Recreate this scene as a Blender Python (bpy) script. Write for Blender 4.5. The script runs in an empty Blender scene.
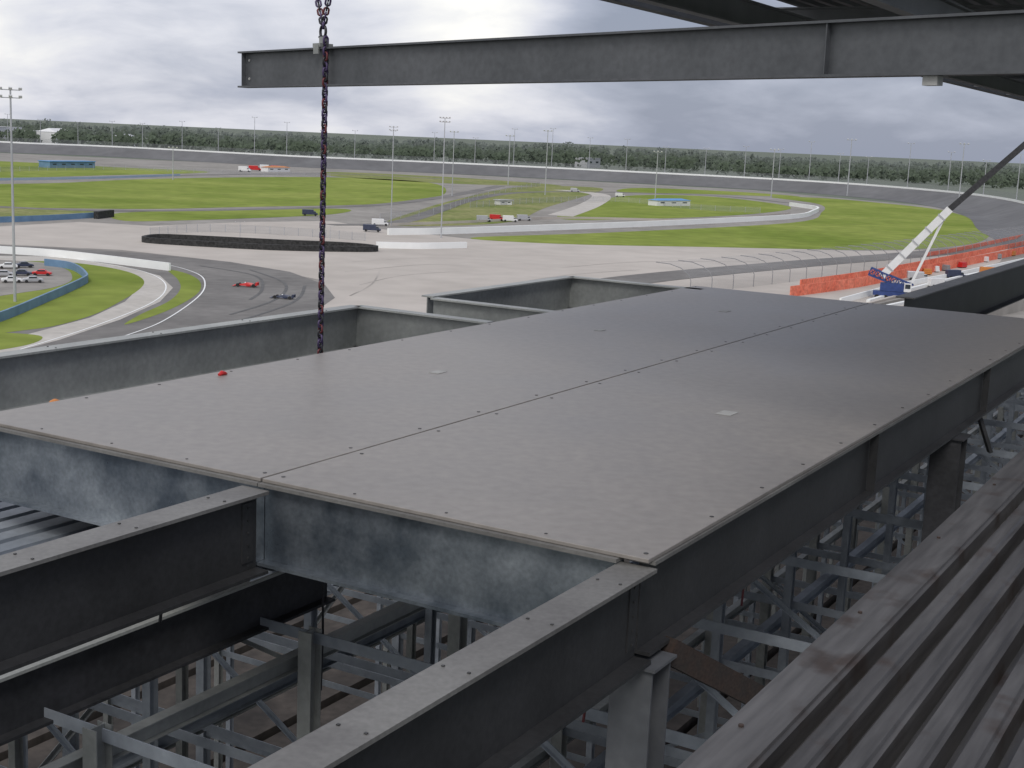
import bpy, bmesh, math, random
from mathutils import Vector, Matrix
random.seed(7)
C = bpy.context.scene.collection
F_PX = 1360.0; CAMZ = 40.0
p = math.atan(246.76/F_PX); r = math.atan(.044)
FW = Vector((0, math.cos(p), -math.sin(p))); U0 = Vector((0, math.sin(p), math.cos(p))); X0 = Vector((1,0,0))
RC = X0*math.cos(r)+U0*math.sin(r); UC = -X0*math.sin(r)+U0*math.cos(r)
CAM = Vector((0,0,CAMZ))
def ray(px, py): return FW*F_PX + RC*(px-512) - UC*(py-384)
def at(px, py, z=0.0):
    d = ray(px, py); t = (z-CAMZ)/d.z
    return CAM + d*t
def at_dist(px, py, D):
    d = ray(px, py); t = D/math.hypot(d.x, d.y); return CAM+d*t
# ---------------------------------------------------------------- camera
cd = bpy.data.cameras.new('camera'); cam = bpy.data.objects.new('camera', cd); C.objects.link(cam)
cd.sensor_width = 36; cd.lens = F_PX/1024*36; cd.clip_start = .05; cd.clip_end = 30000
M = Matrix((( RC.x, UC.x, -FW.x, 0),( RC.y, UC.y, -FW.y, 0),( RC.z, UC.z, -FW.z, CAMZ),(0,0,0,1)))
cam.matrix_world = M
bpy.context.scene.camera = cam
# ---------------------------------------------------------------- materials
def mat(name, c1, c2=None, rough=.7, metal=0., scale=1., detail=6, bump=0., spec=.5, fine=0., alpha=None, bscale=None, contrast=(.35,.65), stretch=(1,1,1), rvar=0., rot=0., fscale=9, spots=None):
    m = bpy.data.materials.new(name); m.use_nodes = True; nt = m.node_tree; n = nt.nodes; l = nt.links
    b = n['Principled BSDF']; b.inputs['Roughness'].default_value = rough; b.inputs['Metallic'].default_value = metal
    b.inputs['Specular IOR Level'].default_value = spec
    if c2 is None: c2 = tuple(x*.8 for x in c1)
    tc = n.new('ShaderNodeNewGeometry'); mp = n.new('ShaderNodeMapping'); mp.inputs['Scale'].default_value = stretch
    if rot:
        m0=n.new('ShaderNodeMapping'); m0.inputs['Rotation'].default_value=(0,0,rot); l.new(tc.outputs['Position'],m0.inputs['Vector']); l.new(m0.outputs[0],mp.inputs['Vector'])
    else: l.new(tc.outputs['Position'], mp.inputs['Vector'])
    no = n.new('ShaderNodeTexNoise'); no.inputs['Scale'].default_value = scale; no.inputs['Detail'].default_value = detail; no.inputs['Roughness'].default_value = .6
    l.new(mp.outputs[0], no.inputs['Vector'])
    cr = n.new('ShaderNodeValToRGB'); cr.color_ramp.elements[0].position = contrast[0]; cr.color_ramp.elements[1].position = contrast[1]
    cr.color_ramp.elements[0].color = (*c1,1); cr.color_ramp.elements[1].color = (*c2,1)
    l.new(no.outputs['Fac'], cr.inputs['Fac']); out = cr.outputs['Color']
    if rvar:
        m2 = n.new('ShaderNodeMapRange'); m2.inputs['From Min'].default_value=.3; m2.inputs['From Max'].default_value=.7; m2.inputs['To Min'].default_value=rough-rvar; m2.inputs['To Max'].default_value=rough+rvar
        l.new(no.outputs['Fac'], m2.inputs['Value']); l.new(m2.outputs[0], b.inputs['Roughness'])
    if spots:
        ns=n.new('ShaderNodeTexNoise'); ns.inputs['Scale'].default_value=spots[1]; ns.inputs['Detail'].default_value=5; l.new(tc.outputs['Position'],ns.inputs['Vector'])
        ms=n.new('ShaderNodeMapRange'); ms.inputs['From Min'].default_value=spots[2]; ms.inputs['From Max'].default_value=spots[2]+.14; l.new(ns.outputs['Fac'],ms.inputs['Value'])
        mm=n.new('ShaderNodeMix'); mm.data_type='RGBA'; l.new(ms.outputs[0],mm.inputs[0]); l.new(out,mm.inputs[6]); mm.inputs[7].default_value=(*spots[0],1); out=mm.outputs[2]
    if fine:
        n2 = n.new('ShaderNodeTexNoise'); n2.inputs['Scale'].default_value = scale*fscale; n2.inputs['Detail'].default_value = 4
        l.new(mp.outputs[0], n2.inputs['Vector'])
        mr = n.new('ShaderNodeMapRange'); mr.inputs['From Min'].default_value=.3; mr.inputs['From Max'].default_value=.7; mr.inputs['To Min'].default_value = 1-fine; mr.inputs['To Max'].default_value = 1+fine
        l.new(n2.outputs['Fac'], mr.inputs['Value'])
        mx = n.new('ShaderNodeVectorMath'); mx.operation = 'SCALE'; l.new(out, mx.inputs[0]); l.new(mr.outputs[0], mx.inputs['Scale']); out = mx.outputs[0]
    l.new(out, b.inputs['Base Color'])
    if bump:
        bn = n.new('ShaderNodeTexNoise'); bn.inputs['Scale'].default_value = bscale or scale*6; bn.inputs['Detail'].default_value = 5
        l.new(tc.outputs['Position'], bn.inputs['Vector'])
        bp = n.new('ShaderNodeBump'); bp.inputs['Strength'].default_value = bump; bp.inputs['Distance'].default_value = .02
        l.new(bn.outputs['Fac'], bp.inputs['Height']); l.new(bp.outputs[0], b.inputs['Normal'])
    if alpha is not None: b.inputs['Alpha'].default_value = alpha
    return m
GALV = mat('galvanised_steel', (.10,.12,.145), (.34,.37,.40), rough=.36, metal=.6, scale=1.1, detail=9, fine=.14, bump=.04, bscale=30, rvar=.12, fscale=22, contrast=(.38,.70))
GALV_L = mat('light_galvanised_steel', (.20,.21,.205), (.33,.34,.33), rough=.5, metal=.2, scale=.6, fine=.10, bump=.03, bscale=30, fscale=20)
GALV_D = mat('shade_darkened_galvanised_steel', (.026,.026,.027), (.045,.045,.047), rough=.5, metal=.1, scale=.8, fine=.15, bump=.06, bscale=25, fscale=25)  # galvanised steel, shade of the girder webs put into its dark colour
FLANGE = mat('dusty_steel_flange', (.13,.125,.12), (.20,.195,.185), rough=.5, metal=.15, scale=1.2, fine=.12, bump=.06, fscale=20)
FLANGE_L = mat('pale_steel_flange', (.30,.31,.30), (.40,.41,.39), rough=.5, metal=.15, scale=1.2, fine=.1, fscale=20)
DARK = mat('dark_steel', (.025,.026,.028), (.045,.045,.05), rough=.7, metal=.1, scale=1.5, fine=.2)  # near-black steel of the lower beam, right column, plate and boom extension
LATT = mat('galvanised_angle_steel', (.20,.225,.26), (.32,.35,.39), rough=.5, metal=.3, scale=.9, fine=.1)
PLATE = mat('dusty_deck_board', (.190,.172,.155), (.262,.240,.220), rough=.40, metal=0., scale=.5, detail=15, fine=.10, bump=.03, spec=.75, contrast=(.30,.70), rvar=.05, fscale=16)
RUST = mat('rusty_brown_steel', (.045,.026,.019), (.03,.024,.021), rough=.8, scale=4, fine=.3)
RA=-math.radians(59.9)
CORR = mat('stained_steel_decking', (.052,.048,.046), (.115,.110,.107), rough=.42, metal=.3, scale=1.2, fine=.25, bump=.06, contrast=(.35,.62), stretch=(.25,3,3), rot=RA, spots=((.055,.040,.032),4,.56))
BOLT = mat('bolt_steel', (.05,.05,.05), (.1,.1,.1), rough=.5, metal=.5, scale=9)
ROOFM = mat('dark_roof_sheet', (.06,.063,.07), (.10,.105,.115), rough=.5, metal=.3, scale=.8)
ROOFJ = mat('roof_joist_steel', (.16,.165,.175), (.23,.235,.25), rough=.5, metal=.3, scale=.8)
GROUNDM = mat('far_ground', (.12,.145,.11), (.15,.17,.13), rough=1, scale=.004, fine=.1)
INF = mat('infield_asphalt', (.23,.215,.195), (.32,.30,.275), rough=.95, scale=.02, fine=.15)
LAWN = mat('mown_grass', (.165,.225,.035), (.275,.32,.075), rough=1, scale=.012, fine=.16, detail=12, spec=.1)
LAWN2 = mat('dry_grass', (.17,.21,.06), (.29,.285,.13), rough=1, scale=.03, fine=.25, detail=10, spec=.1)
ASPH = mat('track_asphalt', (.165,.158,.152), (.23,.22,.21), rough=.9, scale=.03, fine=.12, spec=.2)
BANKM = mat('banking_asphalt', (.14,.14,.145), (.18,.18,.185), rough=.9, scale=.01, fine=.1, spec=.2)
CONC = mat('pale_concrete', (.455,.415,.375), (.55,.505,.46), rough=.9, scale=.006, fine=.07, detail=12, spec=.2, fscale=14)
ROADC = mat('pale_road_concrete', (.46,.43,.39), (.54,.51,.47), rough=.9, scale=.05, fine=.1)
WHITE = mat('white_painted_concrete', (.88,.89,.88), (.82,.83,.82), rough=.7, scale=.1)
BLUE = mat('blue_painted_wall', (.12,.22,.35), (.17,.29,.44), rough=.6, scale=.2)
TYRE = mat('black_tyre_wall', (.012,.012,.012), (.05,.05,.05), rough=.9, scale=1.2)
REDM = mat('red_orange_mesh', (.68,.13,.07), (.80,.24,.15), rough=.8, scale=.12, fine=.25)
POLE = mat('pole_grey', (.36,.37,.39), (.45,.46,.48), rough=.6, scale=.3)
POLED = mat('fence_post_grey', (.20,.20,.21), (.28,.28,.29), rough=.6, scale=.3)
POLEW = mat('lamp_white', (.6,.6,.62), (.7,.7,.7), rough=.5, scale=1)
RED = mat('red_paint', (.6,.03,.03), (.5,.02,.02), rough=.35, scale=1)
NAVY = mat('navy_paint', (.03,.04,.08), (.05,.06,.1), rough=.35, scale=1)
BLUEP = mat('crane_blue', (.025,.05,.17), (.035,.065,.22), rough=.4, scale=1)
BLACK = mat('black_rubber', (.012,.012,.012), (.03,.03,.03), rough=.85, scale=3)
GLASS = mat('dark_glass', (.03,.04,.05), (.05,.06,.07), rough=.1, scale=1)
SILV = mat('silver_paint', (.45,.46,.48), (.5,.5,.52), rough=.35, metal=.3, scale=1)
WHP = mat('white_paint', (.78,.78,.78), (.72,.72,.72), rough=.4, scale=1)
ROOFB = mat('blue_roof', (.1,.28,.6), (.14,.34,.66), rough=.5, scale=1)
ORANGE = mat('orange_plastic', (.6,.22,.05), (.5,.18,.04), rough=.5, scale=5)
PAPER = mat('pale_paper', (.42,.42,.41), (.34,.34,.33), rough=.8, scale=8)
NET = mat('wire_net', (.3,.31,.33), (.35,.36,.38), rough=.7, scale=1, alpha=.25)
NETD = mat('far_wire_net', (.25,.26,.28), (.3,.31,.33), rough=.7, scale=1, alpha=.25)
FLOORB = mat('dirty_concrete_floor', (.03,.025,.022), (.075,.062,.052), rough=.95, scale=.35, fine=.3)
CHP = mat('purple_chain', (.055,.04,.10), (.08,.055,.13), rough=.45, metal=.3, scale=9)
CHR = mat('red_chain', (.15,.035,.04), (.11,.03,.035), rough=.45, metal=.3, scale=9)
CHD = mat('dark_chain', (.025,.025,.03), (.04,.04,.045), rough=.4, metal=.5, scale=9)
def leaf_mat():
    m = bpy.data.materials.new('forest_foliage'); m.use_nodes=True; n=m.node_tree.nodes; l=m.node_tree.links; b=n['Principled BSDF']
    b.inputs['Roughness'].default_value=1; b.inputs['Specular IOR Level'].default_value=.1
    a=n.new('ShaderNodeVertexColor'); a.layer_name='tint'; l.new(a.outputs['Color'], b.inputs['Base Color']); return m
LEAF = leaf_mat()
# ---------------------------------------------------------------- mesh builder
class MB:
    def __init__(s): s.v=[]; s.f=[]; s.mi=[]
    def add(s, vs, fs, mi=0):
        o=len(s.v); s.v += [tuple(x) for x in vs]; s.f += [tuple(i+o for i in f) for f in fs]; s.mi += [mi]*len(fs)
    def box(s, c, ax, ay, az, mi=0):      # centre and three half-axis vectors
        c=Vector(c); vs=[c+ax*i+ay*j+az*k for i in(-1,1) for j in(-1,1) for k in(-1,1)]
        s.add(vs, [(0,1,3,2),(4,6,7,5),(0,4,5,1),(2,3,7,6),(0,2,6,4),(1,5,7,3)], mi)
    def abox(s, x0,x1,y0,y1,z0,z1,mi=0):
        s.box(((x0+x1)/2,(y0+y1)/2,(z0+z1)/2), Vector(((x1-x0)/2,0,0)), Vector((0,(y1-y0)/2,0)), Vector((0,0,(z1-z0)/2)), mi)
    def bar(s, p0, p1, w, h, mi=0):
        p0=Vector(p0); p1=Vector(p1); d=p1-p0; L=d.length; d.normalize()
        up=Vector((0,0,1)) if abs(d.z)<.95 else Vector((A.x,A.y,0))
        side=d.cross(up).normalized(); up=side.cross(d)
        s.box((p0+p1)/2, d*(L/2), side*(w/2), up*(h/2), mi)
    def angle(s, p0, p1, w, t=.012, mi=0):   # L section
        p0=Vector(p0); p1=Vector(p1); d=p1-p0; L=d.length; d.normalize()
        up=Vector((0,0,1)) if abs(d.z)<.95 else Vector((A.x,A.y,0))
        side=d.cross(up).normalized(); up=side.cross(d); c=(p0+p1)/2
        s.box(c, d*(L/2), side*(w/2), up*(t/2), mi); s.box(c-side*(w/2-t/2)+up*(w/2+t/2), d*(L/2), side*(t/2), up*(w/2), mi)
    def tube(s, pts, rad, n=6, mi=0, closed=False):
        pts=[Vector(q) for q in pts]; rr = rad if isinstance(rad,(list,tuple)) else [rad]*len(pts); o=[]; N=len(pts)
        for i,q in enumerate(pts):
            if closed: d=pts[(i+1)%N]-pts[i-1]
            else: d=pts[min(i+1,N-1)]-pts[max(i-1,0)]
            d.normalize(); ref=Vector((0,0,1)) if abs(d.z)<.9 else Vector((1,0,0))
            if closed: ref = s.ref
            a=d.cross(ref).normalized(); b=d.cross(a)
            o += [q+(a*math.cos(t*2*math.pi/n)+b*math.sin(t*2*math.pi/n))*rr[i] for t in range(n)]
        fs=[]
        for i in range(N if closed else N-1):
            j=(i+1)%N
            fs += [(i*n+t, i*n+(t+1)%n, j*n+(t+1)%n, j*n+t) for t in range(n)]
        if not closed: fs += [tuple(range(n))[::-1], tuple((N-1)*n+t for t in range(n))]
        s.add(o, fs, mi)
    def build(s, name, m, parent=None, origin=None, smooth=False):
        me=bpy.data.meshes.new(name); o0=Vector((0,0,0))
        if parent is None and s.v:
            o0=Vector((sum(v[0] for v in s.v)/len(s.v), sum(v[1] for v in s.v)/len(s.v), min(v[2] for v in s.v)))
        if parent is not None:
            top=parent
            while top.parent is not None: top=top.parent
            o0=Vector((0,0,0)) if top.name in LOCAL else top.location.copy()
        me.from_pydata([tuple(Vector(v)-o0) for v in s.v], [], s.f)
        for mm in (m if isinstance(m,(list,tuple)) else [m]): me.materials.append(mm)
        for i,pl in enumerate(me.polygons): pl.material_index=s.mi[i]; pl.use_smooth=smooth
        bm=bmesh.new(); bm.from_mesh(me); bmesh.ops.recalc_face_normals(bm, faces=bm.faces); bm.to_mesh(me); bm.free()
        o=bpy.data.objects.new(name, me); C.objects.link(o)
        if parent is not None: o.parent=parent
        else: o.location=o0
        return o
LOCAL=set()
def tag(o, label=None, cat=None, group=None, kind=None):
    if label: o['label']=label
    if cat: o['category']=cat
    if group: o['group']=group
    if kind: o['kind']=kind
    return o
def empty(name, loc, label, cat, group=None, rz=0, local=False):
    o=bpy.data.objects.new(name, None); C.objects.link(o); o.location=loc; o.rotation_euler=(0,0,rz); o.empty_display_size=.3
    if local: LOCAL.add(o.name)
    return tag(o, label, cat, group)
ORD=['first','second','third','fourth','fifth','sixth','seventh','eighth','ninth','tenth','eleventh','twelfth','thirteenth','fourteenth','fifteenth','sixteenth','seventeenth','eighteenth','nineteenth','twentieth','twenty-first','twenty-second','twenty-third','twenty-fourth','twenty-fifth','twenty-sixth','twenty-seventh','twenty-eighth','twenty-ninth','thirtieth','thirty-first','thirty-second','thirty-third','thirty-fourth','thirty-fifth','thirty-sixth']
# ---------------------------------------------------------------- structural grid
A = ray(1322,173); A.z=0; A.normalize(); B = Vector((-A.y, A.x, 0)); UP=Vector((0,0,1))
DZ=37.0
O = at(640,555,DZ)
def uv(P): d=P-O; return d.dot(A), d.dot(B)
def W(u,v,z): q=O+A*u+B*v; return Vector((q.x,q.y,z))
VS = uv(at(262,478,DZ))[1]
VL = (uv(at(0,407,DZ))[1]+uv(at(470,329,DZ))[1])/2
VO = (uv(at(0,350,DZ))[1]+uv(at(370,307,DZ))[1])/2
U1 = uv(at(370,307,DZ))[0]; U2=uv(at(447,298,DZ))[0]; U3=uv(at(590,278,DZ))[0]
UE = uv(at(870,303,DZ))[0]
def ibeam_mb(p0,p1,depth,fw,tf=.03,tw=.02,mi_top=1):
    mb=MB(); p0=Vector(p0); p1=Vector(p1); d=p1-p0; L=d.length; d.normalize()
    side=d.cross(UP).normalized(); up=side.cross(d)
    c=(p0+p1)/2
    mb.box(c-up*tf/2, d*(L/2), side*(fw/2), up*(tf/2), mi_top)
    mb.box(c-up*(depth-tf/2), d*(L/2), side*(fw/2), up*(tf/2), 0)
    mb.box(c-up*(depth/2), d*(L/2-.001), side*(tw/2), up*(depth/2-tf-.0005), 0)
    return mb
def girder(name, p0,p1, depth, fw, label, mats=None, stiff=(), bolts=(), cat='steel beam', group=None, tf=.03, topbolts=0):
    root=empty(name, (Vector(p0)+Vector(p1))/2, label, cat, group)
    ibeam_mb(p0,p1,depth,fw,tf).build('beam_body', mats or [GALV,FLANGE], root)
    p0=Vector(p0); p1=Vector(p1); d=p1-p0; L=d.length; d.normalize(); side=d.cross(UP).normalized(); up=side.cross(d)
    for s in stiff:
        for sg in (-1,1):
            mb=MB(); mb.box(p0+d*s-up*depth/2+side*sg*fw*.27, d*.006, side*(fw*.2), up*(depth/2-tf-.002))
            mb.build('stiffener', mats[0] if mats else GALV, root)
    for s in bolts:
        for sg in (-1,1):
            pl=MB(); pl.box(p0+d*s-up*depth/2+side*sg*.015, d*.07, side*.005, up*(depth*.36))
            po=pl.build('splice_plate', mats[0] if mats else GALV, root)
            for k in range(5):
                mb=MB(); mb.box(p0+d*s-up*depth*(.2+.15*k)+side*sg*.024, d*.009, side*.005, up*.009)
                mb.build('bolt', BOLT, po)
    for k in range(topbolts):
        for sg in (-1,1):
            mb=MB(); q=p0+d*(L*(k+.5)/topbolts)+side*sg*fw*.3+up*.004
            mb.box(q, d*.009, side*.009, up*.004); mb.build('bolt', BOLT, root)
    return root
DEP=.74
def deck(v0,v1,u0,u1,label):
    root=empty('floor_platform', W((u0+u1)/2,(v0+v1)/2,DZ), label, 'platform')
    mb=MB(); 
    c=W((u0+u1)/2,(v0+v1)/2,DZ-.016); mb.box(c, A*((u1-u0)/2), B*((v1-v0)/2), UP*.016)
    o=mb.build('board', PLATE, root)
    bv=o.modifiers.new('bevel','BEVEL'); bv.width=.004; bv.segments=1
    for vv in (v0+.09, v1-.09):
        n=16
        for k in range(n):
            q=W(u0+.15+(u1-u0-.3)*k/(n-1)+random.uniform(-.08,.08), vv+random.uniform(-.015,.015), DZ+.002); b=MB()
            b.tube([q-UP*.003,q+UP*.002], .019, 8); b.build('bolt', BOLT, root)
    for k in range(1,4):
        q=W(u0+.1, v0+(v1-v0)*k/4, DZ+.002); b=MB(); b.tube([q-UP*.003,q+UP*.002], .013, 8); b.build('bolt', BOLT, root)
    return root
deck(-.10, VS-.011, -.06, UE, 'right-hand grey deck surface beside the corner girder, one of two laid on the frame')
deck(VS+.011, VL, -.06, UE-.02, 'left-hand grey deck surface beyond the long seam, nearest the track')
FT=DZ-.034
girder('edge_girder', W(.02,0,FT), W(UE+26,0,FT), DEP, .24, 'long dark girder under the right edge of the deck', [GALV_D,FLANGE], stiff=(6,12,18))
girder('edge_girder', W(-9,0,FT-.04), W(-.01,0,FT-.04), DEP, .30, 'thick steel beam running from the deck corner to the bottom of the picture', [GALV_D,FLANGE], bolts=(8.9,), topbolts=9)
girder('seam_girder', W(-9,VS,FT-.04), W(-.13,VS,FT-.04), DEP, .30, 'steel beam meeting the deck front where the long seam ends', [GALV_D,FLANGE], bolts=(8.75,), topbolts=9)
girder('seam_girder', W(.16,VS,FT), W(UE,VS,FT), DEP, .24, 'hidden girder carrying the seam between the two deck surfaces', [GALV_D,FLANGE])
girder('front_girder', W(0,.14,FT), W(0,VS-.005,FT), DEP, .22, 'bluish galvanised girder under the front edge of the right-hand deck surface', [GALV,FLANGE], bolts=(.1,))
girder('front_girder', W(0,VS+.005,FT), W(0,VO-.14,FT), DEP, .22, 'bluish galvanised girder under the front edge of the left-hand deck surface', [GALV,FLANGE])
girder('outer_girder', W(-9,VO,DZ), W(U1,VO,DZ), DEP, .26, 'long grey girder left of the deck running in from the left of the picture', [GALV_L,FLANGE_L], topbolts=10)
girder('outer_girder', W(U2,VO,DZ), W(U3,VO,DZ), DEP, .26, 'short outer girder of the far open bay in front of the pale concrete', [GALV_L,FLANGE_L])
girder('cross_girder', W(U1,VL+.05,DZ), W(U1,VO-.01,DZ-.0), DEP, .24, 'cross girder closing the near open bay beside the deck', [GALV_L,FLANGE_L])
girder('cross_girder', W(U2,VL+.05,DZ-.02), W(U2,VO-.15,DZ-.02), DEP, .24, 'cross girder at the near side of the far open bay', [GALV_L,FLANGE_L])
girder('cross_girder', W(U3,VL-.4,DZ), W(U3,VO-.01,DZ), DEP, .24, 'cross girder at the far end of the far open bay', [GALV_L,FLANGE_L])
girder('deck_side_girder', W(.16,VL-.14,FT), W(UE+.3,VL-.14,FT), DEP, .24, 'girder under the left edge of the deck facing the open bays', [GALV,FLANGE])
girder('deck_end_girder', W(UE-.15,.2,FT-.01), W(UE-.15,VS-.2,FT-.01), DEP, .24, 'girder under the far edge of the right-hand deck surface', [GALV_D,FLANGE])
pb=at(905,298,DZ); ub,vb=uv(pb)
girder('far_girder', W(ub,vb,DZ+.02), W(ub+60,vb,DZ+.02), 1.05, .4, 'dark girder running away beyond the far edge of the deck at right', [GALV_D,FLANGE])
pl_=at(0,672,35.3); ul,vl=uv(pl_)
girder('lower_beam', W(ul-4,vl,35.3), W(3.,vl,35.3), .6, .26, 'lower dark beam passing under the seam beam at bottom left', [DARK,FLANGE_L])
q0=at(0,518,36.0); u0_,v0_=uv(q0)
mb=MB()
for k in range(14):
    mb.box(W(u0_-3+.0, v0_-1.2+k*.3, 35.9), A*4.0, B*.1, UP*.02); mb.box(W(u0_-3, v0_-1.05+k*.3, 35.86), A*4.0, B*.05, UP*.02)
tag(mb.build('corrugated_sheet', LATT), 'pale ribbed sheet seen under the front girder at far left', 'metal sheet')
def column(u,v,z0,z1,label,w=.34,m=GALV_D):
    root=empty('steel_column', W(u,v,z0), label, 'column')
    mb=MB(); h=(z1-z0)/2; c=W(u,v,(z0+z1)/2)
    for sg in(-1,1): mb.box(c+A*sg*(w/2-.01), A*.01, B*(w/2), UP*h)
    mb.box(c, A*(w/2-.021), B*.008, UP*h); mb.build('shaft', m, root)
    c2=MB(); c2.box(W(u,v,z1+.012), A*(w*.6), B*(w*.6), UP*.011); c2.build('cap_plate', m, root)
zt=FT-DEP-.03
ucol=uv(at(948,436,zt))[0]
COLM=mat('column_steel',(.10,.105,.115),(.16,.165,.175),rough=.5,metal=.2,scale=1,fine=.1)
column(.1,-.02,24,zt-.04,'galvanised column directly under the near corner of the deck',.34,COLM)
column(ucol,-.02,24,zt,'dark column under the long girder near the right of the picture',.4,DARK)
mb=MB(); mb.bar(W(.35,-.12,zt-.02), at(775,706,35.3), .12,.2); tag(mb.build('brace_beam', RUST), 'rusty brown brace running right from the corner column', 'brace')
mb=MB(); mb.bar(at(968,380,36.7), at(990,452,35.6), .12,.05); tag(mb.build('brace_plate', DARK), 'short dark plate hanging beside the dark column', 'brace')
for (vv,lab) in ((VS,'light bracket under the joint of front girders and seam beam'),(0.02,'light bracket under the deck corner joint')):
    mb=MB(); mb.box(W(-.16,vv+.05,zt-.012), A*.2,B*.2,UP*.010); mb.box(W(-.20,vv+.19,zt+.07), A*.05,B*.01,UP*.07); tag(mb.build('bracket', LATT), lab, 'bracket')
# ---------------------------------------------------------------- lattice under the deck
def lev(u):
    if u<30: return [34.7,33.1,31.5,29.6]
    if u<46: return [33.1,31.5,29.6]
    return [31.5,29.6,28.2]
frames=[]; u=-4.0
while u<66: frames.append(u); u+=2.9
for k,u in enumerate(frames):
    L_=lev(u); nv=12 if u<30 else 10; vl_=[-9.3+2.3*i for i in range(nv)]
    root=empty('steel_frame', W(u,4,24), ORD[k]+' braced steel frame from the front, standing crosswise under the deck', 'steel frame', 'braced frames under the deck')
    top=L_[0]+.15
    for iv,v in enumerate(vl_):
        mb=MB(); w=.06 if iv%3 else .085; c=W(u,v,(top+24)/2)
        for sg in (-1,1): mb.box(c+A*sg*w, A*.006,B*w,UP*(top-24)/2)
        mb.box(c, A*(w-.007),B*.006,UP*(top-24)/2); mb.build('post', LATT if iv%2 else GALV_L, root)
    for li,z in enumerate(L_):
        mb=MB(); mb.angle(W(u+.1,vl_[0]-.3,z), W(u+.1,vl_[-1]+.3,z), .11); mb.build('chord', LATT, root)
        for i in range(len(vl_)-1):
            if (i+li+(k if u>8 else 0))%4!=0 or li==3: continue
            a,b=(vl_[i],vl_[i+1]) if (i+li)%2 else (vl_[i+1],vl_[i])
            mb=MB(); mb.angle(W(u+.04,a,z-.08), W(u+.04,b,z-1.5), .055); mb.build('brace', LATT, root)
vlist=[-9.3+2.3*i for i in range(12)]
for i,v in enumerate(vlist):
    for li,z in enumerate((34.55,32.9,31.3)):
        ue = (29,44,62)[li] if v>-1.2 else (34,48,62)[li]
        root=ibeam_mb(W(-12,v+.2,z), W(ue,v+.2,z), .18,.13,.012,.01,0).build('stringer_beam', LATT if i%2 else GALV_L)
        tag(root, '%s %s stringer beam from the right, running lengthways below the deck'%(ORD[i], ('upper','middle','lower')[li]), 'steel beam', 'stringers below the deck')
for i,v in enumerate((-4.7,-.1,4.5,9.1)):
    root=empty('side_truss', W(20,v+.5,29), ORD[i]+' lengthways truss below the deck counted from the right', 'truss', 'lengthways trusses under the deck')
    for k in range(24):
        ua=-8+2.6*k; z0=33.0 if ua<40 else 31.4
        if (ua>44 or ua<4) and k%2: continue
        a,b=((z0,z0-1.6) if k%2 else (z0-1.6,z0)); mb=MB(); mb.angle(W(ua,v+.45,a),W(ua+2.6,v+.45,b),.06); mb.build('brace',GALV_L,root)
    mb=MB(); mb.angle(W(-9,v+.5,33.06),W(40,v+.5,33.06),.1); mb.build('chord',LATT,root)
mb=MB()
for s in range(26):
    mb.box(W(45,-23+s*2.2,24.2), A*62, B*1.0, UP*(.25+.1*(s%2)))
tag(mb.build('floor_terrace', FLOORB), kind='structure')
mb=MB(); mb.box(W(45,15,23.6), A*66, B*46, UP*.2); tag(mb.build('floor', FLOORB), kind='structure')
for j,(px,y0,y1,mm,lab) in enumerate(((745,560,606,CHR,'red hanging strap between the lattice posts right of the deck corner'),(323,575,690,CHD,'thin dark chain hanging in the opening below the front girder'),(160,598,622,CHD,'small dark hook end hanging over the lower beam'),(585,690,722,CHR,'short red strap left of the corner column'))):
    P0=at(px,y0,35.4 if j!=2 else 36.2); Dd=math.hypot(P0.x,P0.y); P1=at_dist(px,y1,Dd); P1=Vector((P0.x,P0.y,P1.z))
    mb=MB(); mb.tube([P0,P0.lerp(P1,.5)+Vector((.01,0,0)),P1],.014,6); tag(mb.build('hanging_strap', mm), lab, 'strap')
# ---------------------------------------------------------------- ribbed steel decking at the bottom right
uc,vc=uv(at(705,742,38.2))
root=empty('ribbed_decking', W(0,vc-1,38.0), 'ribbed stained steel floor decking at the bottom right corner', 'steel decking')
prof=[(0,-.14),(0,.0),(.17,.0),(.173,-.012),(.19,-.012),(.193,-.09),(.25,-.09),(.255,.0)]
x=.255
while x<2.6:
    prof += [(x+.055,.0),(x+.062,-.012),(x+.078,-.012),(x+.084,-.095),(x+.135,-.095),(x+.142,.0)]; x+=.142
prof += [(x,-.09)]
mb=MB(); n=len(prof); P0=W(-8,vc,38.2); vs=[P0-B*a+UP*b for a,b in prof]; vs+=[q+A*46 for q in vs]
mb.add(vs,[(i,i+1,i+1+n,i+n) for i in range(n-1)]); mb.build('ribbed_sheet', CORR, root)
mb=MB(); mb.box(W(15,vc-.03,38.0), A*23,B*.015,UP*.05); mb.box(W(15,vc-.1,37.84), A*23,B*.1,UP*.012); mb.build('edge_angle', CORR, root)
for k in range(14):
    mb=MB(); q=W(-5+k*1.3,vc-.05,38.203); mb.tube([q-UP*.004,q+UP*.004],.009,8); mb.build('bolt',RUST,root)
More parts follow.
